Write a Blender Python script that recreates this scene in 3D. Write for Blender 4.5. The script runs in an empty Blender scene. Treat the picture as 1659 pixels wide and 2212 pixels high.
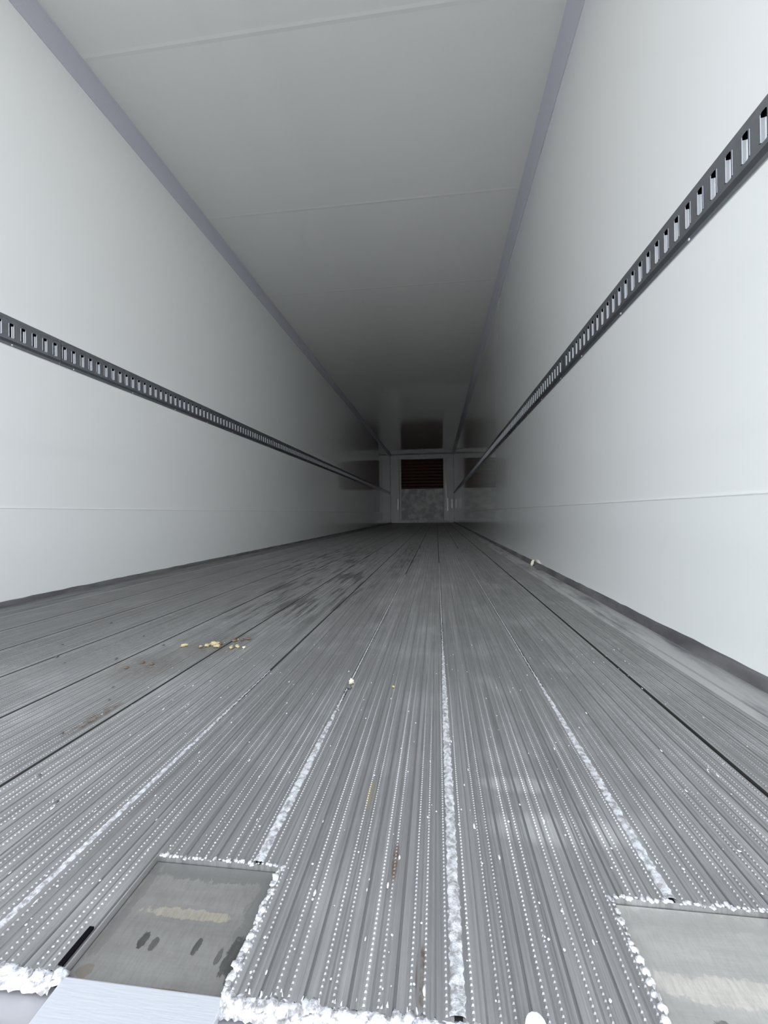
import bpy, math, random
from mathutils import Matrix, Vector
R = random.Random(7)
sc = bpy.context.scene
col = sc.collection
# ------------------------------------------------------------------ measures
W, H, L = 2.46, 2.673, 16.87          # inside width, height, distance of the front wall
Y0 = 0.315                            # rear end of the floor
CX, CH = 1.795, 0.368                 # camera position
# ------------------------------------------------------------------ camera
cam = bpy.data.cameras.new('camera'); co = bpy.data.objects.new('camera', cam); col.objects.link(co)
cam.sensor_fit = 'HORIZONTAL'; cam.sensor_width = 36; cam.lens = 36 * 930.5 / 1659
cam.clip_start = 0.02; cam.clip_end = 500
yaw, pit, roll = 0.1219, 0.0039, -0.0115
c, s = math.cos(yaw), math.sin(yaw)
vx, vy, vz = Vector((c, s, 0)), Vector((-s, c, 0)), Vector((0, 0, 1))
c, s = math.cos(pit), math.sin(pit); fw, up = c * vy + s * vz, -s * vy + c * vz
c, s = math.cos(roll), math.sin(roll); rt, up2 = c * vx + s * up, -s * vx + c * up
m = Matrix((rt, up2, -fw)).transposed().to_4x4(); m.translation = Vector((CX, 0, CH))
co.matrix_world = m; sc.camera = co
# ------------------------------------------------------------------ light: overcast sky and what the yard bounces
w = bpy.data.worlds.new('sky'); sc.world = w; w.use_nodes = True
nt = w.node_tree; bg = nt.nodes['Background']
bg.inputs['Strength'].default_value = 1.5
tc = nt.nodes.new('ShaderNodeTexCoord'); sx = nt.nodes.new('ShaderNodeSeparateXYZ'); rp = nt.nodes.new('ShaderNodeValToRGB')
nt.links.new(tc.outputs['Generated'], sx.inputs[0]); nt.links.new(sx.outputs['Z'], rp.inputs[0]); nt.links.new(rp.outputs[0], bg.inputs[0])
rp.color_ramp.elements[0].position = 0.0; rp.color_ramp.elements[0].color = (1.14, 1.16, 1.18, 1)
e_ = rp.color_ramp.elements.new(.28); e_.color = (.62, .66, .69, 1)
rp.color_ramp.elements[2].position = 1.0; rp.color_ramp.elements[2].color = (.52, .57, .66, 1)
sc.view_settings.view_transform = 'Standard'; sc.view_settings.look = 'None'
sc.view_settings.gamma = 1; sc.view_settings.use_curve_mapping = False
sc.view_settings.exposure = 1.47
sc.cycles.max_bounces = 24; sc.cycles.diffuse_bounces = 14; sc.cycles.glossy_bounces = 8
sc.cycles.use_denoising = True
sc.cycles.denoising_input_passes = 'RGB_ALBEDO_NORMAL'
sc.cycles.denoising_prefilter = 'ACCURATE'
sc.cycles.caustics_reflective = True
sc.cycles.sample_clamp_indirect = 8

# ------------------------------------------------------------------ helpers
def tag(o, label=None, cat=None, group=None, kind=None):
    if label: o['label'] = label
    if cat: o['category'] = cat
    if group: o['group'] = group
    if kind: o['kind'] = kind
    return o
def empty(name, loc=(0, 0, 0), label=None, cat=None, group=None):
    o = bpy.data.objects.new(name, None); col.objects.link(o); o.location = loc; o.empty_display_size = .05
    return tag(o, label, cat, group)
class MB:
    def __init__(s): s.v = []; s.f = []; s.sm = []
    def add(s, vs, fs, smooth=False):
        b = len(s.v); s.v += [tuple(p) for p in vs]
        for f in fs: s.f.append(tuple(i + b for i in f)); s.sm.append(smooth)
        return s
    def box(s, x0, x1, y0, y1, z0, z1):
        return s.add([(x0,y0,z0),(x1,y0,z0),(x1,y1,z0),(x0,y1,z0),(x0,y0,z1),(x1,y0,z1),(x1,y1,z1),(x0,y1,z1)],
                     [(3,2,1,0),(4,5,6,7),(0,1,5,4),(1,2,6,5),(2,3,7,6),(3,0,4,7)])
    def extrude(s, prof, y0, y1, closed=True, ny=1, jit=None, smooth=False):
        """profile of (x, z) run along y"""
        n = len(prof); vs = []
        for j in range(ny + 1):
            y = y0 + (y1 - y0) * j / ny
            for i, (x, z) in enumerate(prof):
                dx, dz = jit(i, y) if jit else (0, 0)
                vs.append((x + dx, y, z + dz))
        fs = []
        for j in range(ny):
            for i in range(n if closed else n - 1):
                k = (i + 1) % n
                fs.append((j*n + i, j*n + k, (j+1)*n + k, (j+1)*n + i))
        if closed and not smooth:
            fs += [tuple(range(n))[::-1], tuple(ny*n + i for i in range(n))]
        return s.add(vs, fs, smooth)
    def blob(s, c, r, rough=.3, seg=7, rings=5, seed=None):
        rr = random.Random(seed) if seed is not None else R
        vs = [(c[0], c[1], c[2] - r[2])]
        for a in range(1, rings):
            t = math.pi * a / rings - math.pi / 2
            for b in range(seg):
                p = 2 * math.pi * b / seg; k = 1 + rr.uniform(-rough, rough)
                vs.append((c[0] + r[0]*k*math.cos(t)*math.cos(p), c[1] + r[1]*k*math.cos(t)*math.sin(p), c[2] + r[2]*k*math.sin(t)))
        vs.append((c[0], c[1], c[2] + r[2])); T = len(vs) - 1
        fs = [(0, 1 + (b+1) % seg, 1 + b) for b in range(seg)]
        for a in range(rings - 2):
            for b in range(seg):
                i = 1 + a*seg + b; j = 1 + a*seg + (b+1) % seg
                fs.append((i, j, j + seg, i + seg))
        q = 1 + (rings-2)*seg
        fs += [(q + b, q + (b+1) % seg, T) for b in range(seg)]
        return s.add(vs, fs, True)
    def build(s, name, mat, parent=None, bevel=0, loc=None):
        me = bpy.data.meshes.new(name); me.from_pydata(s.v, [], s.f)
        me.polygons.foreach_set('use_smooth', s.sm); me.materials.append(mat); me.update()
        o = bpy.data.objects.new(name, me); col.objects.link(o)
        if parent: o.parent = parent
        if loc: o.location = loc
        if bevel:
            b = o.modifiers.new('bevel', 'BEVEL'); b.width = bevel; b.segments = 2; b.limit_method = 'ANGLE'
        return o
def struct(o): o['kind'] = 'structure'; return o

def mat(name, base, rough=.5, metal=0., spec=.5):
    m = bpy.data.materials.new(name); m.use_nodes = True; b = m.node_tree.nodes['Principled BSDF']
    b.inputs['Base Color'].default_value = (*base, 1); b.inputs['Roughness'].default_value = rough
    b.inputs['Metallic'].default_value = metal; b.inputs['Specular IOR Level'].default_value = spec
    return m
class N:
    """small node builder"""
    def __init__(s, m):
        s.t = m.node_tree; s.b = s.t.nodes['Principled BSDF']
        s.co = s.t.nodes.new('ShaderNodeTexCoord').outputs['Object']
    def lk(s, a, b):
        if isinstance(a, (int, float)): b.default_value = a
        elif isinstance(a, tuple): b.default_value = (*a, 1) if len(b.default_value) == 4 else a
        else: s.t.links.new(a, b)
    def map(s, sc_, loc=(0,0,0), rot=(0,0,0)):
        n = s.t.nodes.new('ShaderNodeMapping'); s.lk(s.co, n.inputs[0]); n.inputs['Scale'].default_value = sc_
        n.inputs['Location'].default_value = loc; n.inputs['Rotation'].default_value = rot; return n.outputs[0]
    def noise(s, sc_, scale=1, det=3, rough=.6, loc=(0,0,0)):
        n = s.t.nodes.new('ShaderNodeTexNoise'); s.lk(s.map(sc_, loc), n.inputs['Vector'])
        n.inputs['Scale'].default_value = scale; n.inputs['Detail'].default_value = det; n.inputs['Roughness'].default_value = rough
        return n.outputs['Fac']
    def ramp(s, v, *st):
        n = s.t.nodes.new('ShaderNodeValToRGB'); s.lk(v, n.inputs[0]); e = n.color_ramp.elements
        while len(e) < len(st): e.new(.5)
        for i, (p, c) in enumerate(st): e[i].position = p; e[i].color = (c, c, c, 1) if not isinstance(c, tuple) else (*c, 1)
        return n.outputs[0]
    def mix(s, f, a, b, mode='MIX'):
        n = s.t.nodes.new('ShaderNodeMix'); n.data_type = 'RGBA'; n.blend_type = mode
        s.lk(f, n.inputs[0]); s.lk(a, n.inputs[6]); s.lk(b, n.inputs[7]); return n.outputs[2]
    def math(s, op, a, b=0.0, c=None):
        n = s.t.nodes.new('ShaderNodeMath'); n.operation = op; s.lk(a, n.inputs[0]); s.lk(b, n.inputs[1])
        if c is not None: s.lk(c, n.inputs[2])
        return n.outputs[0]
    def sep(s):
        n = s.t.nodes.new('ShaderNodeSeparateXYZ'); s.lk(s.co, n.inputs[0]); return n.outputs
    def bump(s, h, dist, strength=1.0, base=None):
        n = s.t.nodes.new('ShaderNodeBump'); s.lk(h, n.inputs['Height']); n.inputs['Distance'].default_value = dist
        n.inputs['Strength'].default_value = strength
        if base is not None: s.lk(base, n.inputs['Normal'])
        return n.outputs[0]
    def spot(s, x, y, rx, ry):
        """1 inside an ellipse on the floor, fading out"""
        X = s.sep()
        a = s.math('DIVIDE', s.math('SUBTRACT', X[0], x), rx); b = s.math('DIVIDE', s.math('SUBTRACT', X[1], y), ry)
        d = s.math('ADD', s.math('MULTIPLY', a, a), s.math('MULTIPLY', b, b))
        return s.math('SUBTRACT', 1.0, d)

# ------------------------------------------------------------------ materials
def wall_mat(name, base, rough, bumpy):
    m = mat(name, base, rough, 0, .5); n = N(m)
    big = n.noise((1, 1.3, .5), 1.2, 2)
    dirt = n.noise((1, 9, .8), 2.0, 4, loc=(3, 1, 0))
    n.b.inputs['Coat Weight'].default_value = 1; n.b.inputs['Coat Roughness'].default_value = .06; n.b.inputs['Coat IOR'].default_value = 1.6
    c_ = n.mix(n.ramp(dirt, (.35, 0.0), (.95, .10)), base, tuple(v * .90 for v in base))
    n.lk(c_, n.b.inputs['Base Color'])
    b1 = n.bump(n.noise((1, 1, 1), 260, 2), .0004 * bumpy, .35) if bumpy > 1 else None
    if b1 is not None: n.lk(b1, n.b.inputs['Normal'])
    n.lk(n.ramp(n.noise((1, 3, 1), 3, 3), (.3, rough), (.8, rough * 1.4)), n.b.inputs['Roughness'])
    return m
M_wall = wall_mat('gelcoat wall', (.915, .925, .918), .08, .6)
M_kick = wall_mat('kick liner', (.90, .915, .908), .09, 1.5)
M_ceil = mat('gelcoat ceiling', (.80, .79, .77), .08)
M_ceil.node_tree.nodes['Principled BSDF'].inputs['Coat Weight'].default_value = 1
M_ceil.node_tree.nodes['Principled BSDF'].inputs['Coat Roughness'].default_value = .078
n = N(M_ceil)
wv = n.noise((.6, 3.0, 1), 2.4, 3)                              # faint ripples across
yy = n.sep()[1]
seam = 0.0
for ys in (1.96, 3.15, 4.35, 5.6, 6.9, 8.1):
    d_ = n.math('ABSOLUTE', n.math('SUBTRACT', yy, ys)); k_ = n.math('SUBTRACT', 1.0, n.math('MINIMUM', n.math('MULTIPLY', d_, 60.0), 1.0))
    seam = k_ if isinstance(seam, float) else n.math('MAXIMUM', seam, k_)
n.lk(n.bump(seam, .002, .6, n.bump(wv, .008, .25)), n.b.inputs['Normal'])
M_cove = mat('cove trim', (.56, .56, .62), .30)
n = N(M_cove); n.lk(n.bump(n.noise((1, 8, 1), 20, 2), .001, .3), n.b.inputs['Normal'])

M_floor = mat('ribbed aluminium', (.5, .5, .5), .4, .7); n = N(M_floor)
st1 = n.noise((150, 1.1, 1), 1, 4, .7); st2 = n.noise((38, 3.5, 1), 1, 5, .65, (5, 2, 0)); st3 = n.noise((7, 5, 1), 1.2, 4, .6, (1, 7, 0))
c_ = n.mix(n.ramp(st1, (.28, 0.), (.72, 1.)), (.28, .275, .27), (.60, .595, .595))
c_ = n.mix(n.ramp(n.noise((5, .25, 1), 1, 2, .5, (4, 4, 0)), (.35, 0.), (.65, .35)), c_, (.25, .245, .24))
c_ = n.mix(n.ramp(st2, (.48, 0.), (.76, .40)), c_, (.26, .25, .24))
c_ = n.mix(n.ramp(st3, (.50, 0.), (.78, .5)), c_, (.66, .66, .66))
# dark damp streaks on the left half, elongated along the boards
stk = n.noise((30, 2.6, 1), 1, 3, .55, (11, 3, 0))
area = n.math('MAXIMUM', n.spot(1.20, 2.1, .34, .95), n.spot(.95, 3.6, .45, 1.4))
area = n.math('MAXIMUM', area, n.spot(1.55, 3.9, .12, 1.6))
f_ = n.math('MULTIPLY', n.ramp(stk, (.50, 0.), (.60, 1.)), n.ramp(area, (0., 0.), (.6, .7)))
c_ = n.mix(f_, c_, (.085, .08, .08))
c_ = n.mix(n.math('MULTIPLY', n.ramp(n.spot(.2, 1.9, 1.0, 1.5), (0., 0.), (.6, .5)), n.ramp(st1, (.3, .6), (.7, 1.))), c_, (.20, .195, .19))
# brown residue
br = n.math('MAXIMUM', n.spot(1.17, .72, .014, .075), n.math('MAXIMUM', n.spot(1.747, .455, .004, .03), n.spot(1.778, .345, .005, .03)))
br2 = n.math('MAXIMUM', n.spot(1.18, 1.16, .10, .14), n.spot(1.08, .98, .10, .12))
brf = n.math('MULTIPLY', n.ramp(n.math('MAXIMUM', br, n.math('MULTIPLY', br2, .35)), (0., 0.), (.6, 1.)), n.ramp(n.noise((1, 1, 1), 90, 3), (.35, .1), (.6, 1.)))
c_ = n.mix(n.math('MULTIPLY', brf, .75), c_, (.16, .10, .06))
yb = n.math('MULTIPLY', n.ramp(n.spot(1.705, .56, .007, .03), (0, 0.), (.5, .7)), n.noise((1, 1, 1), 60, 2))
c_ = n.mix(yb, c_, (.60, .48, .24))
# scuffed silver patches
sf = n.math('MAXIMUM', n.spot(1.93, .52, .10, .03), n.spot(1.90, .60, .06, .02))
c_ = n.mix(n.math('MULTIPLY', n.ramp(sf, (0, 0.), (.7, .5)), n.ramp(st1, (.4, 0.), (.55, 1.))), c_, (.82, .82, .82))
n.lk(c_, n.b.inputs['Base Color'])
n.lk(n.ramp(st2, (.3, .34), (.7, .56)), n.b.inputs['Roughness'])
n.lk(n.bump(n.noise((400, 20, 1), 1, 3), .0004, .6, n.bump(n.noise((60, 60, 60), 8, 3), .0004, .35)), n.b.inputs['Normal'])

M_weld = mat('bright weld metal', (.78, .78, .80), .42, .35); n = N(M_weld)
n.lk(n.mix(n.ramp(n.noise((1, 1, 1), 130, 3), (.36, 0.), (.58, 1.)), (.38, .37, .37), (.84, .84, .86)), n.b.inputs['Base Color'])
n.lk(n.bump(n.noise((1, 1, 1), 420, 3), .0012, .8), n.b.inputs['Normal'])
M_cut = mat('fresh cut aluminium edge', (.93, .93, .95), .42, .15); n = N(M_cut)
n.lk(n.mix(n.ramp(n.noise((1, 1, 1), 150, 3), (.38, 0.), (.56, 1.)), (.32, .31, .31), (.80, .80, .82)), n.b.inputs['Base Color'])
n.lk(n.bump(n.noise((1, 1, 1), 380, 2), .001, .6), n.b.inputs['Normal'])
M_curb = mat('dull grey edge strip', (.17, .17, .175), .55, .3); n = N(M_curb)
n.lk(n.mix(n.ramp(n.noise((20, 2, 1), 1.5, 4), (.35, 0.), (.7, 1.)), (.10, .10, .105), (.24, .235, .235)), n.b.inputs['Base Color'])
M_side = mat('smooth floor margin', (.4, .4, .4), .45, .5); n = N(M_side)
v_ = n.noise((16, 2.2, 1), 1, 5, .65, (2, 2, 0))
n.lk(n.mix(n.ramp(v_, (.47, 0.), (.66, 1.)), (.52, .51, .50), (.20, .20, .21)), n.b.inputs['Base Color'])
M_galv = mat('galvanised steel', (.40, .42, .46), .20, .92); n = N(M_galv)
n.lk(n.mix(n.noise((1, 1, 1), 40, 3), (.36, .38, .42), (.50, .52, .56)), n.b.inputs['Base Color'])
n.lk(n.bump(n.noise((1, 1, 1), 60, 2), .0004, .2), n.b.inputs['Normal'])
M_lip = mat('zinc slot lip', (.66, .68, .71), .42, .35)
M_dark = mat('painted cavity shade', (.008, .008, .010), 1.0, 0, 0.0)  # near black, paints in the shade inside slots
M_grime = mat('grime in the grooves', (.27, .265, .26), .8, .1, .2)
def plate_mat(name, seed, base, spots, wet):
    m = mat(name, base, .42, .35); n = N(m)
    c_ = n.mix(n.ramp(n.noise((8, 40, 1), 1, 4, .6, (seed, 0, 0)), (.3, 0.), (.75, 1.)), tuple(v*.78 for v in base), tuple(min(1, v*1.12) for v in base))
    wob = n.math('MULTIPLY', n.math('SUBTRACT', n.noise((1, .5, 1), 120, 5, .7, (seed, 3, 0)), .5), 3.2)
    for (x, y, rx, ry, cc, am) in spots:
        f = n.ramp(n.math('ADD', n.spot(x, y, rx, ry), wob), (.15, 0.), (.35, am))
        c_ = n.mix(f, c_, cc)
    c_ = n.mix(n.ramp(n.noise((300, 60, 1), 1, 4, .7, (seed, 1, 0)), (.42, 0.), (.7, .45)), c_, tuple(v*.62 for v in base))
    n.lk(c_, n.b.inputs['Base Color']); n.lk(n.bump(n.noise((40, 220, 1), 1, 3), .0005, .35), n.b.inputs['Normal'])
    return m
DK = (.07, .07, .068)
M_plate_l = plate_mat('worn recess plate', 2, (.29, .28, .265),
    [(1.56, .428, .09, .014, (.20, .20, .19), .9), (1.625, .39, .016, .06, (.20, .20, .19), .8), (1.622, .345, .012, .02, DK, .9),
     (1.533, .352, .0045, .008, DK, 1), (1.545, .350, .0035, .007, DK, .8), (1.584, .351, .0035, .009, DK, .9), (1.607, .346, .003, .009, DK, .7),
     (1.502, .324, .008, .007, (.20, .14, .09), .55), (1.585, .3165, .03, .002, (.16, .11, .07), .8), (1.498, .375, .006, .06, (.20, .19, .18), .7), (1.56, .380, .05, .006, (.55, .48, .36), .5)], True)  # long strip at the left edge paints in the shaded side of the recess
M_plate_r = plate_mat('pale recess plate', 9, (.50, .485, .455),
    [(2.02, .424, .09, .010, (.38, .37, .35), .6), (2.02, .365, .10, .012, (.72, .68, .60), .5), (1.996, .338, .008, .007, DK, .7), (2.002, .322, .010, .006, (.25, .25, .24), .8)], False)
M_alu = mat('bright extruded aluminium', (.62, .63, .67), .40, .35); n = N(M_alu)
n.lk(n.bump(n.noise((30, 400, 1), 1, 2), .0005, .3), n.b.inputs['Normal'])
M_sill = mat('grey sill', (.50, .49, .51), .5, .3)
M_bulk = mat('mottled bulkhead panel', (.42, .43, .44), .45); n = N(M_bulk)
q_ = n.noise((1, 1, 1), 4.5, 5, .65)
n.lk(n.mix(n.ramp(q_, (.42, 0.), (.62, 1.)), (.46, .475, .49), (.78, .78, .76)), n.b.inputs['Base Color'])
M_frame = mat('grey bulkhead frame', (.50, .50, .51), .40); n = N(M_frame)
n.lk(n.mix(n.noise((3, 3, .8), 3, 3), (.74, .74, .75), (.92, .92, .92)), n.b.inputs['Base Color'])
M_grille = mat('rust brown return grille', (.11, .035, .02), .6); n = N(M_grille)
n.lk(n.mix(n.noise((1, 1, 5), 5, 4), (.035, .010, .007), (.13, .042, .022)), n.b.inputs['Base Color'])
M_yard = mat('yard concrete', (.46, .45, .42), .9); n = N(M_yard)
n.lk(n.mix(n.noise((1, 1, 1), .8, 5), (.46, .45, .42), (.62, .60, .56)), n.b.inputs['Base Color'])
M_straw = mat('straw yellow crumb', (.50, .43, .25), .8)
M_brown = mat('brown bark crumb', (.17, .11, .07), .85)
M_cream = mat('cream scrap', (.80, .76, .62), .7)
M_stone = mat('dark grit', (.10, .10, .10), .8)
M_fleck = mat('pale metal shavings', (.90, .90, .92), .4, .2)
M_white = mat('plain white', (.95, .95, .95), .6)
M_out = mat('outer skin', (.6, .6, .6), .5)

# ------------------------------------------------------------------ shell
struct(MB().box(-60, 60, -80, 60, -1.45, -1.35).build('ground', M_yard))
struct(MB().box(-.07, 0, .27, L + .1, -.03, H).build('wall_left', M_wall))
struct(MB().box(W, W + .07, .27, L + .1, -.03, H).build('wall_right', M_wall))
struct(MB().box(-.07, W + .07, .27, L + .1, H, H + .08).build('ceiling', M_ceil))
struct(MB().box(-.07, W + .07, L + .1, L + .17, -.03, H).build('wall_front', M_wall))
# cove where wall meets ceiling
D_, T_ = .055, .081
def cove(sgn, x):
    q = lambda a: x + sgn * a
    p = [(q(0), H), (q(0), H - T_ - .006), (q(.0035), H - T_ - .006), (q(.0045), H - T_)]
    for k in range(7):
        t = k / 6 * math.pi / 2
        p.append((q(.0045 + (D_ - .0045) * (1 - math.cos(t)) * .55 + (D_ - .0045) * .45 * k / 6), H - .004 - (T_ - .004) * ((1 - math.sin(t)) * .55 + .45 * (1 - k / 6))))
    p.append((q(D_), H))
    return p
struct(MB().extrude(cove(1, 0), .27, L - .02).build('trim_1', M_cove))
struct(MB().extrude(cove(-1, W), .27, L - .02).build('trim_2', M_cove))
# kick liners low on both walls, with a thin lip on top
for nm, sg, x, zt in (('trim_3', 1, 0, .413), ('trim_4', -1, W, .404)):
    pr = [(x, 0.0), (x + sg*.003, 0.0), (x + sg*.003, zt - .006), (x + sg*.0045, zt - .003), (x + sg*.003, zt), (x, zt)]
    struct(MB().extrude(pr, .27, L - .02).build(nm, M_kick))
# curbs
def jag(seed):
    rr = random.Random(seed)
    vals = [rr.uniform(-.0016, .0016) for _ in range(400)]
    return lambda i, y: (0, vals[int(y * 21) % 400] if i in (2, 3) else 0)
struct(MB().extrude([(0.003, 0), (.014, 0), (.008, .018), (.003, .022)], .315, L - .02, ny=330, jit=jag(1)).build('baseboard_left', M_curb))
struct(MB().extrude([(W-.003, 0), (W-.016, 0), (W-.009, .024), (W-.003, .030)], .315, L - .02, ny=330, jit=jag(2)).build('baseboard_right', M_curb))

# ------------------------------------------------------------------ floor
SEAM0, BW = 1.8065, .2035
PL = (1.490, 1.628); PR = (1.956, 2.094); PY = .435
seams = [SEAM0 + BW * k for k in range(-8, 4)]                  # .18 ... 2.417
def in_pocket(x): return PL[0] < x < PL[1] or PR[0] < x < PR[1]
XL, XR = seams[0], 2.345
prof = []                                                       # (x, z) of the plain surface, sorted
def groove(x, wd, dp): prof.extend([(x - wd/2 - .0004, 0), (x - wd/2 + .0003, -dp), (x + wd/2 - .0003, -dp), (x + wd/2 + .0004, 0)])
def rib(x, wd, hg): prof.extend([(x - wd/2, 0), (x - wd*.28, hg), (x + wd*.28, hg), (x + wd/2, 0)])
serr = []
items = []
for k, sx_ in enumerate(seams):
    if sx_ < XR:
        deep = .009 if abs(sx_ - 2.2135) < .01 else .003
        wdt = .0066 if deep > .005 else .0055
        items.append((sx_, 'g', wdt, deep))
        for u in (.011, .195): items.append((sx_ + u, 's', 0, 0))
        for j in range(5):
            pc = sx_ + .036 + .0343 * j
            items.append((pc - .0054, 's', 0, 0)); items.append((pc + .0054, 's', 0, 0))
            items.append((pc, 'g', .0014, .0012))
            items.append((pc - .0105, 'r', .0022, .0007)); items.append((pc + .0105, 'r', .0022, .0007))
            if j < 4: items.append((pc + .01715, 'g', .0022, .0024))
        items.append((sx_ + .0205, 'g', .0012, .0012)); items.append((sx_ + .1865, 'g', .0012, .0012))
items.sort()
for x, t, a, b in items:
    if XL + .004 < x < XR - .004:
        if t == 'g': groove(x, a, b)
        elif t == 'r': rib(x, a, b)
        else: serr.append(x)
prof = [(XL, 0)] + prof + [(XR, 0)]
cuts = [c_ for c_ in (*PL, *PR)]
P2 = []
for i, (a, b) in enumerate(zip(prof[:-1], prof[1:])):
    P2.append(a)
    for c_ in cuts:
        if a[0] < c_ < b[0]:
            t = (c_ - a[0]) / (b[0] - a[0]); P2.append((c_, a[1] + t * (b[1] - a[1])))
P2.append(prof[-1])
fl = MB(); gfaces = []; sfaces = []
ys = [Y0, PY, 1.2, 3, 7, L]
for a, b in zip(P2[:-1], P2[1:]):
    y_ = ys[1:] if in_pocket((a[0] + b[0]) / 2) else ys
    vs = []
    if min(a[1], b[1]) < -.0027: sfaces += list(range(len(fl.f), len(fl.f) + len(y_) - 1))
    elif min(a[1], b[1]) < -.0005: gfaces += list(range(len(fl.f), len(fl.f) + len(y_) - 1))
    for y in y_: vs += [(a[0], y, a[1]), (b[0], y, b[1])]
    fl.add(vs, [(2*j, 2*j+1, 2*j+3, 2*j+2) for j in range(len(y_) - 1)])
# pocket side faces and the cut end faces of the boards
dz = .0095
for (a, b) in (PL, PR):
    fl.add([(a, Y0, 0), (a, PY, 0), (a, PY, -dz), (a, Y0, -dz)], [(0, 1, 2, 3)])
    fl.add([(b, Y0, 0), (b, PY, 0), (b, PY, -dz), (b, Y0, -dz)], [(3, 2, 1, 0)])
    fl.add([(a, PY, 0), (b, PY, 0), (b, PY, -dz), (a, PY, -dz)], [(0, 1, 2, 3)])
for a, b in ((0, PL[0]), (PL[1], PR[0]), (PR[1], W)):
    fl.add([(a, Y0, 0), (b, Y0, 0), (b, Y0, -.03), (a, Y0, -.03)], [(0, 1, 2, 3)])
fl.box(0, W, Y0 + .001, L + .17, -.05, -.032)
fl.box(0, W, L, L + .17, -.031, 0)
# serrated ridges: knobs 4.65 mm apart near the door, plain further in
PT = .00465; YN = .95
for x in serr:
    y = PY + .004 if in_pocket(x) else Y0 + .003
    rows = []
    while y < YN:
        f = max(.55, 1 - max(0, y - .45) * .9)
        rows += [(y, .0003), (y + PT * .20, .0013 * f), (y + PT * .58, .0014 * f), (y + PT * .80, .0003)]
        y += PT
    rows += [(YN + .003, .0008), (L, .0008)]
    hw = .0013; vs = []
    for (y, h) in rows: vs += [(x - hw, y, -.0001), (x - hw * .45, y, h), (x + hw * .45, y, h), (x + hw, y, -.0001)]
    nn = len(rows)
    fl.add(vs, [(4*j + i, 4*j + i + 1, 4*j + i + 5, 4*j + i + 4) for j in range(nn - 1) for i in range(3)])
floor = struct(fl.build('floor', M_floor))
floor.data.materials.append(M_grime)
M_joint = mat('dirt packed board joint', (.07, .068, .065), .9, 0, .1)
floor.data.materials.append(M_joint)
for i_ in gfaces: floor.data.polygons[i_].material_index = 1
for i_ in sfaces: floor.data.polygons[i_].material_index = 2
mg = MB().extrude([(.003, -.02), (XL, -.02), (XL, .0), (.10, .0005), (.096, -.0015), (.09, .0005), (.003, .001)], Y0, L)
tag(mg.build('edge_margin', M_curb, floor), 'smooth dark margin along the left wall')
mg = MB().extrude([(XR, -.02), (W - .003, -.02), (W - .003, .001), (XR + .03, .0008), (XR + .027, -.0015), (XR + .022, .0008), (XR, .0008)], Y0, L)
tag(mg.build('edge_margin', M_side, floor), 'smooth smeared margin along the right wall')

# weld seams laid over some of the board joints
def seam_weld(x, y0, y1, wd, hg, seed, thin_to=None, gap=0.0):
    rr = random.Random(seed); m_ = MB(); vs = []; fs = []; y = y0; n_ = 7; rows = 0
    while y < y1:
        fade = min(1, max(.25, (y1 - y) / (y1 - y0) * 1.6)); d = rr.uniform(-.0009, .0009)
        ww = wd * fade * rr.uniform(.86, 1.14)
        for i in range(n_):
            t = i / (n_ - 1); z = hg * (1 - (2*t - 1)**2) * rr.uniform(.35, 1.25)
            vs.append((x + d + (t - .5) * ww, y, .0002 + z if 0 < i < n_ - 1 else -.0006))
        rows += 1; y += .0028 if y < .9 else .006
    if thin_to:
        for yt in (y1 + .02, thin_to):
            for i in range(n_):
                t = i / (n_ - 1); vs.append((x + (t - .5) * wd * .28, yt, .0008 if 0 < i < n_ - 1 else -.0006))
            rows += 1
    for j in range(rows - 1):
        for i in range(n_ - 1): fs.append((j*n_ + i, j*n_ + i + 1, (j+1)*n_ + i + 1, (j+1)*n_ + i))
    m_.add(vs, fs, True)
    return m_.build('weld_seam', M_weld, floor)
seam_weld(1.8065, Y0 + .004, 1.45, .0125, .0018, 1, 3.2)['label'] = 'broad bright weld down the middle of the floor'
seam_weld(2.010, PY + .003, 1.15, .0115, .0017, 2, 4.5)['label'] = 'bright weld running back from the right recess'
seam_weld(1.603, PY + .003, .925, .0120, .0019, 3, 2.6)['label'] = 'bright weld running back from the left recess'
seam_weld(1.399, Y0 + .004, .98, .0080, .0013, 4)['label'] = 'thin broken weld on the left side of the floor'

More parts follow.
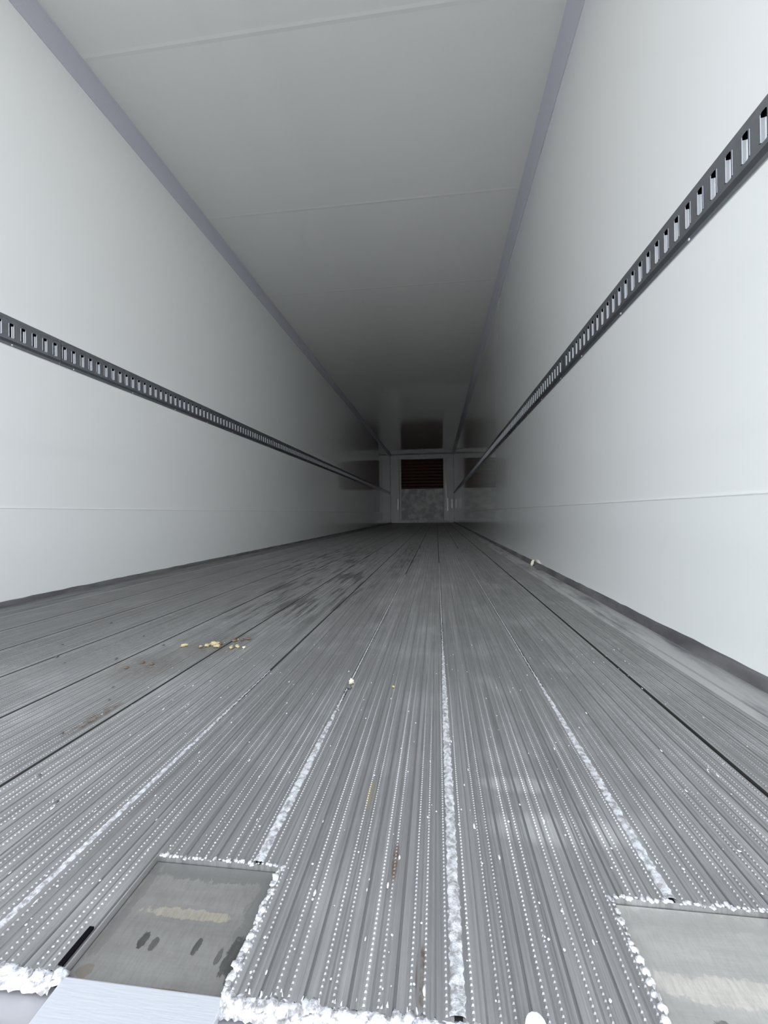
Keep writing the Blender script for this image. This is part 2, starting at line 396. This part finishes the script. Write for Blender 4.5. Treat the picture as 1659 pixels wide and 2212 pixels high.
# rough burrs along cut edges
def burrs(p0, p1, n_, r, seed, hgt=1.0, spread=.003):
    rr = random.Random(seed); m_ = MB()
    for i in range(n_):
        t = (i + rr.random()) / n_; x = p0[0] + (p1[0] - p0[0]) * t; y = p0[1] + (p1[1] - p0[1]) * t
        k = rr.uniform(.5, 1.25)
        m_.blob((x + rr.uniform(-spread, spread), y + rr.uniform(-spread, spread), p0[2] + rr.uniform(-.001, .001)), (r*k, r*k*rr.uniform(.7, 1.4), r*k*.55*hgt), .35, 7, 5, rr.random())
    return m_
def edge_bead(a, b, seed):
    m_ = burrs((a, Y0 - .002, -.001), (b, Y0 - .002, 0), int((b - a) / .0032), .0042, seed, .8, .002)
    rr = random.Random(seed + 50); vs = []; fs = []; n_ = 8; rows = 0; x = a
    while x <= b:
        for i in range(n_):
            t = i / (n_ - 1)
            vs.append((x, Y0 + .001 - .012 * t + rr.uniform(-.0012, .0012), -.0005 - .0065 * t * t + rr.uniform(-.0012, .0014)))
        rows += 1; x += .0028
    for j in range(rows - 1):
        for i in range(n_ - 1): fs.append((j*n_ + i, j*n_ + i + 1, (j+1)*n_ + i + 1, (j+1)*n_ + i))
    m_.add(vs, fs, True)
    # thin torn tongues that stand up between the ribs
    for k in range(int((b - a) / .022)):
        xx = a + (k + rr.random()) * .011; h = rr.uniform(.0005, .0022); ww = rr.uniform(.0008, .002); yy = Y0 + rr.uniform(-.001, .004)
        m_.add([(xx - ww, yy, -.001), (xx + ww, yy, -.001), (xx + rr.uniform(-.002, .002), yy + .004, h), (xx, yy + .005, -.001)], [(0, 1, 2), (1, 3, 2), (3, 0, 2)])
    return m_.build('edge_weld', M_cut, floor)
edge_bead(1.30, PL[0], 11)['label'] = 'rough bright burr left of the left recess'
edge_bead(PL[1], PR[0], 12)['label'] = 'rough bright burr between the two recesses'
o = burrs((PL[1] + .001, Y0, 0), (PL[1] + .002, PY, 0), 46, .0034, 21, 1.0, .0014).build('edge_weld', M_weld, floor)
o['label'] = 'scalloped weld along the right side of the left recess'
burrs((PL[0], PY + .001, 0), (PL[1], PY + .001, 0), 44, .0021, 22, 1.0, .0009).build('edge_weld', M_cut, floor)
burrs((PR[0], PY + .001, 0), (PR[1], PY + .001, 0), 44, .0022, 23, 1.0, .0009).build('edge_weld', M_cut, floor)
o = burrs((PR[0] - .001, PY, 0), (PR[0] - .001, .39, 0), 14, .0026, 24, 1.0, .001).build('edge_weld', M_weld, floor)
mm = MB(); rr = random.Random(5)
for i in range(10):
    y = .385 - i * .0085; mm.blob((PR[0] - .001 + rr.uniform(-.001, .001), y, -.002), (.0042, .0036, .0048), .16, 10, 7, i)
o = mm.build('edge_weld', M_cut, floor); o['label'] = 'row of round weld drops along the left side of the right recess'

# black bar painted as the dark inside of the slot beside the left recess
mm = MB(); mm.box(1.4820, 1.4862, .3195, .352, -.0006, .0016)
mm.build('slot_shade', M_dark, floor)

# ------------------------------------------------------------------ recess plates
o = MB().box(PL[0] + .0005, PL[1] - .0005, Y0 - .001, PY - .0005, -dz - .006, -dz + .0035).build('recess_plate', M_plate_l, bevel=.0008)
tag(o, 'grey recessed floor plate with dark stains, the left one of two', 'plate')
o = MB().box(PR[0] + .0015, PR[1] - .0005, Y0 - .001, PY - .0005, -dz - .006, -dz + .0035).build('recess_plate', M_plate_r, bevel=.0008)
tag(o, 'pale recessed floor plate in the bottom right corner', 'plate')

# ------------------------------------------------------------------ rear sill
mm = MB(); mm.box(-.07, W + .07, .235, Y0 - .002, -.09, -.0105)
mm.box(-.07, W + .07, .20, .234, -.09, -.024)
struct(mm.build('trim_5', M_sill))
# ridged bright strip on the sill's outer edge
mm = MB()
for i in range(34):
    x = 1.36 + i * .0042
    mm.box(x, x + .0032, .262, .284, -.0105, -.0080)
o = mm.build('tread_strip', M_cut, bevel=.0004)
tag(o, 'small bright ridged tread strip on the sill, bottom left corner', 'tread strip')
b_ = empty('sill_block', (1.561, .27, -.0105), 'bright smooth aluminium block on the sill in front of the left recess', 'block')
mm = MB(); mm.add([(-.068, -.055, 0), (.068, -.055, 0), (.068, .044, 0), (-.068, .044, 0), (-.068, -.055, .0035), (.068, -.055, .0035), (.068, .044, .0095), (-.068, .044, .0095)],
    [(3,2,1,0),(4,5,6,7),(0,1,5,4),(1,2,6,5),(2,3,7,6),(3,0,4,7)])
mm.build('block_top', M_alu, b_, bevel=.0012)
mm = MB(); mm.box(-.068, .068, -.0575, -.0552, -.012, .0045); mm.build('front_lip', M_alu, b_, bevel=.0005)
o = MB().blob((0, 0, 0), (.0075, .006, .0085), .04, 16, 10, 3).build('white_lump', M_white, loc=(1.8605, .3185, .0015))  # white rounded blob of unidentified material
tag(o, 'soft white rounded lump at the bottom edge, right of the middle weld', 'sealant')

# ------------------------------------------------------------------ slotted cargo rails
PITCH = .0525
def rail_section(side, z0, y0, y1, first_slot):
    """side: +1 on the left wall (faces +x), -1 on the right wall"""
    x0 = 0.0 if side > 0 else W
    X = lambda d: x0 + side * d
    Ht = .125; P = .0115; FL = .012
    mb = MB(); zc = z0 + Ht / 2; sh = .031; sw = .0085
    g = .0012; ya, yb = y0 + g, y1 - g
    prof_ = [(X(0), z0), (X(.003), z0), (X(.003), z0 + FL), (X(P), z0 + FL + .009)]
    mb.extrude(prof_, ya, yb, closed=False)
    prof_ = [(X(P), z0 + Ht - FL - .008), (X(.003), z0 + Ht - FL), (X(.003), z0 + Ht), (X(0), z0 + Ht)]
    mb.extrude(prof_, ya, yb, closed=False)
    zb, zt = z0 + FL + .009, z0 + Ht - FL - .008
    za, zd = zc - sh, zc + sh
    mb.add([(X(P), ya, zb), (X(P), yb, zb), (X(P), yb, za), (X(P), ya, za)], [(0, 1, 2, 3)])
    mb.add([(X(P), ya, zd), (X(P), yb, zd), (X(P), yb, zt), (X(P), ya, zt)], [(0, 1, 2, 3)])
    # small pressed beads
    slots = []; s_ = first_slot
    while s_ < ya + .0102: s_ += PITCH
    while s_ < yb - .0102: slots.append(s_); s_ += PITCH
    edges = [ya] + [e for q in slots for e in (q - sw, q + sw)] + [yb]
    for i in range(0, len(edges), 2):
        a, b = edges[i], edges[i+1]
        mb.add([(X(P), a, za), (X(P), b, za), (X(P), b, zd), (X(P), a, zd)], [(0, 1, 2, 3)])
    for q in slots:                     # rounded slot corners
        for zz, dd in ((za, 1), (zd, -1)):
            for ss in (-1, 1):
                mb.add([(X(P), q + ss*sw, zz), (X(P), q + ss*(sw - .003), zz), (X(P), q + ss*sw, zz + dd*.003)], [(0, 1, 2)])
    for q in slots:                     # rolled ribs beside each slot
        for ss in (-1, 1):
            vs = []; yc = q + ss * (sw + .0026)
            for k in range(6):
                t = k / 5 * math.pi
                y = yc - .0026 * math.cos(t); d = P - .0001 + .0011 * math.sin(t)
                vs += [(X(d), y, za + .003), (X(d), y, zd - .003)]
            mb.add(vs, [(2*k, 2*k+1, 2*k+3, 2*k+2) for k in range(5)], True)
    mb.flip = len(mb.f)
    lips = mb
    for q in slots:
        for ss in (1, -1):
            vs = []
            for k in range(5):
                t = k / 4 * math.pi / 2
                d = P - .0094 * math.sin(t) ; y = q + ss * (sw - .0030 * (1 - math.cos(t)))
                vs += [(X(d), y, za + .002), (X(d), y, zd - .009)]
            lips.add(vs, [(2*k, 2*k+1, 2*k+3, 2*k+2) for k in range(4)], True)
    back = MB().box(min(X(.0006), X(.0022)), max(X(.0006), X(.0022)), ya, yb, zb, zt)  # dark strip painted in for the shade of a deeper cavity
    scr = []
    yy_ = ya + .08
    while yy_ < yb - .02: scr.append(yy_); yy_ += PITCH * 8
    return mb, back, scr
screw_me = MB().blob((0, 0, 0), (.0045, .0045, .0028), .0, 10, 6, 1)
def rail(side, z0, y0, y1, fs, label, group):
    r_ = empty('cargo_rail', (0 if side > 0 else W, y0, z0), label, 'rail', group)
    mb, back, scr = rail_section(side, z0, y0, y1, fs)
    off = Vector((-r_.location.x, -r_.location.y, -r_.location.z))
    for nm, q, mt in (('slotted_plate', mb, M_galv), ('shade_backing', back, M_dark)):
        o = q.build(nm, mt, r_); o.location = off
        if nm == 'slotted_plate':
            o.data.materials.append(M_lip)
            for p_ in o.data.polygons[mb.flip:]: p_.material_index = 1
    for i, y in enumerate(scr[:7]):
        m_ = MB().blob((.0035 * side, 0, 0), (.0018, .0042, .0042), 0, 8, 5, 1)
        o = m_.build('screw', M_lip, r_); o.location = (0, y - y0, .006)
words = ['nearest the open end, with clearly visible slots', 'second from the open end', 'third from the open end', 'fourth from the open end', 'fifth from the open end, far back', 'last, ending dark at the bulkhead']
js = [.29, 1.865, 4.9, 7.95, 11.0, 14.05, L - .06]
for i in range(6):
    rail(1, 1.1, js[i], js[i+1], .3105, 'steel slotted rail on the left wall, ' + words[i], 'rail sections on the left wall')
jr = [.29, 2.30, 5.35, 8.4, 11.45, 14.5, L - .06]
for i in range(6):
    rail(-1, 1.068, jr[i], jr[i+1], .3085, 'steel slotted rail on the right wall, ' + words[i], 'rail sections on the right wall')

# ------------------------------------------------------------------ bulkhead at the far end
bk = empty('front_bulkhead', (W/2, L, 0), 'grey bulkhead at the far end with a square rust brown opening', 'bulkhead')
def part(name, mb, mt, bevel=.01, parent=bk):
    o = mb.build(name, mt, parent, bevel); o.location = (-W/2, -L, 0); return o
OX0, OX1, OZ0, OZ1 = .43, 2.06, 1.32, 2.48
part('frame_post', MB().box(.004, OX0 - .09, L - .05, L + .09, .03, H - .01), M_frame)
part('frame_post', MB().box(OX0 - .08, OX0, L - .08, L + .09, .03, OZ1 + .03), M_frame)
part('frame_post', MB().box(OX1, OX1 + .10, L - .08, L + .09, .03, OZ1 + .03), M_frame)
part('frame_post', MB().box(OX1 + .11, W - .004, L - .05, L + .09, .03, H - .01), M_frame)
part('header', MB().box(.15, W - .15, L - .07, L + .09, OZ1, H - .02), M_frame)
part('lower_panel', MB().box(OX0, OX1, L - .045, L + .09, .10, OZ0), M_bulk)
part('kick_strip', MB().box(.05, W - .05, L - .09, L - .03, .0, .09), M_frame)
for k, (x, z0, z1) in enumerate(((2.22, .45, .95), (2.38, .55, .90), (.30, .5, .95))):
    part('rub_bar', MB().box(x - .025, x + .025, L - .12, L - .05, z0, z1), M_lip, .008)
gr = part('return_grille', MB().box(OX0, OX1, L + .06, L + .08, OZ0, OZ1), M_grille, 0)
for k in range(9):
    z = OZ0 + .07 + k * .125
    mm = MB().add([(OX0, L + .058, z), (OX1, L + .058, z), (OX1, L + .02, z + .05), (OX0, L + .02, z + .05), (OX0, L + .052, z - .006), (OX1, L + .052, z - .006), (OX1, L + .014, z + .044), (OX0, L + .014, z + .044)],
        [(0,1,2,3),(7,6,5,4),(0,4,5,1),(2,6,7,3),(1,5,6,2),(0,3,7,4)])
    o = mm.build('louver', M_grille, gr)

# ------------------------------------------------------------------ litter
def crumb(name, x, y, r, mt, label, cat, group=None, seed=0, flat=.6, ang=0, el=1.0):
    o = MB().blob((0, 0, 0), (r * el, r, r * flat), .38, 8, 6, seed).build(name, mt, loc=(x, y, .0014 + r * flat * .75))
    o.rotation_euler = (0, 0, ang); return tag(o, label, cat, group)
yl = [(1.090,1.135,.007),(1.165,1.155,.010),(1.180,1.140,.008),(1.172,1.175,.006),(1.235,1.130,.007),(1.245,1.15,.005),(1.262,1.135,.005),(1.200,1.21,.005),(1.225,1.20,.004),(1.135,1.13,.004),(1.08,1.02,.004),(1.11,1.0,.004)]
crumb('straw_crumb', 1.165, 1.155, .008, M_straw, 'largest straw yellow crumb of the scatter on the left floor', 'crumb', None, 40, .7, .5, 1.5)
crumb('straw_crumb', 1.085, 1.135, .007, M_straw, 'yellow crumb lying apart, left of the crumb scatter', 'crumb', None, 41, .6, .6, 1.5)
crumb('straw_crumb', 1.262, 1.135, .0045, M_cream, 'pale crumb lying apart, right of the crumb scatter', 'crumb', None, 42)
for i, (x, y, r) in enumerate([(1.182,1.138,.007),(1.150,1.142,.006),(1.228,1.128,.006),(1.240,1.140,.005),(1.236,1.150,.0045),(1.222,1.142,.004),(1.135,1.135,.004),(1.208,1.205,.004)]):
    crumb('straw_crumb', x, y, r, M_straw, 'small straw yellow crumb in the scatter on the left floor', 'crumb', 'yellow crumbs scattered on the left floor', 50 + i, .6, i, 1.3)
for i, (x, y, r) in enumerate([(1.176,1.162,.006),(1.205,1.195,.006),(1.225,1.205,.005),(1.240,1.215,.005),(1.14,1.125,.004),(1.06,1.0,.004),(1.09,.99,.004),(1.045,.96,.004)]):
    crumb('bark_crumb', x, y, r, M_brown, 'tiny brown crumb among the yellow ones on the left floor', 'crumb', 'brown crumbs on the left floor', 70 + i, .5, i, 1.5)
crumb('straw_crumb', 1.700, .905, .0035, M_straw, 'lone yellow crumb on the middle boards', 'crumb', None, 81)
crumb('pebble', 1.607, .918, .0065, M_cream, 'round pale pebble at the far end of the left weld', 'pebble', None, 82, .8)
crumb('pebble', 1.608, .893, .0055, M_stone, 'dark pebble touching the pale one on the left weld', 'pebble', None, 83, .8)
o = MB().blob((0, 0, 0), (.010, .014, .022), .25, 8, 6, 4).build('paper_scrap', M_cream, loc=(2.435, 3.03, .022)); o.rotation_euler = (0, .5, .3)
tag(o, 'small cream scrap standing against the foot of the right wall', 'scrap')
for i, (x, y, r) in enumerate([(.675,1.36,.008),(.80,1.02,.006),(.97,1.02,.006),(1.02,1.14,.006),(1.10,.85,.005),(1.16,.66,.005),(1.23,.55,.004),(.72,1.12,.005),(.90,1.22,.005),(.86,.98,.004),(1.14,.79,.004),(1.305,.50,.004)]):
    crumb('grit_speck', x, y, r * .5, M_stone, 'tiny black speck of grit on the left boards', 'grit', 'black grit specks on the left boards', 90 + i, .5, i, 1.3)
mm = MB(); rr = random.Random(99)
for i in range(420):
    y = .33 + (rr.random() ** 1.6) * .95; x = rr.uniform(1.15, 2.28)
    if in_pocket(x) and y < PY: continue
    k = rr.uniform(.0005, .0013); e = rr.choice((1, 1, 1.5, 3.5))
    mm.blob((x, y, .0016), (k, k * e, k * .5), .3, 6, 4, i)
tag(mm.build('metal_shavings', M_fleck), 'pale metal shavings sprinkled over the ribbed floor near the open end', 'shavings', None, 'stuff')

rr = random.Random(31)
M_foam = mat('pinkish foam bits', (.86, .74, .72), .9)
for i in range(14):
    x = 1.36 + i * .088 if i < 11 else .80 + (i - 11) * .13
    o = MB().blob((0, 0, 0), (rr.uniform(.022, .030), .03, rr.uniform(.03, .05)), .4, 7, 5, 200 + i).build('foam_bit', M_foam, loc=(x, L - .18 - rr.random() * .1, .03))
    tag(o, 'small pale pinkish bit lying at the foot of the far bulkhead', 'debris', 'pale bits at the foot of the bulkhead')
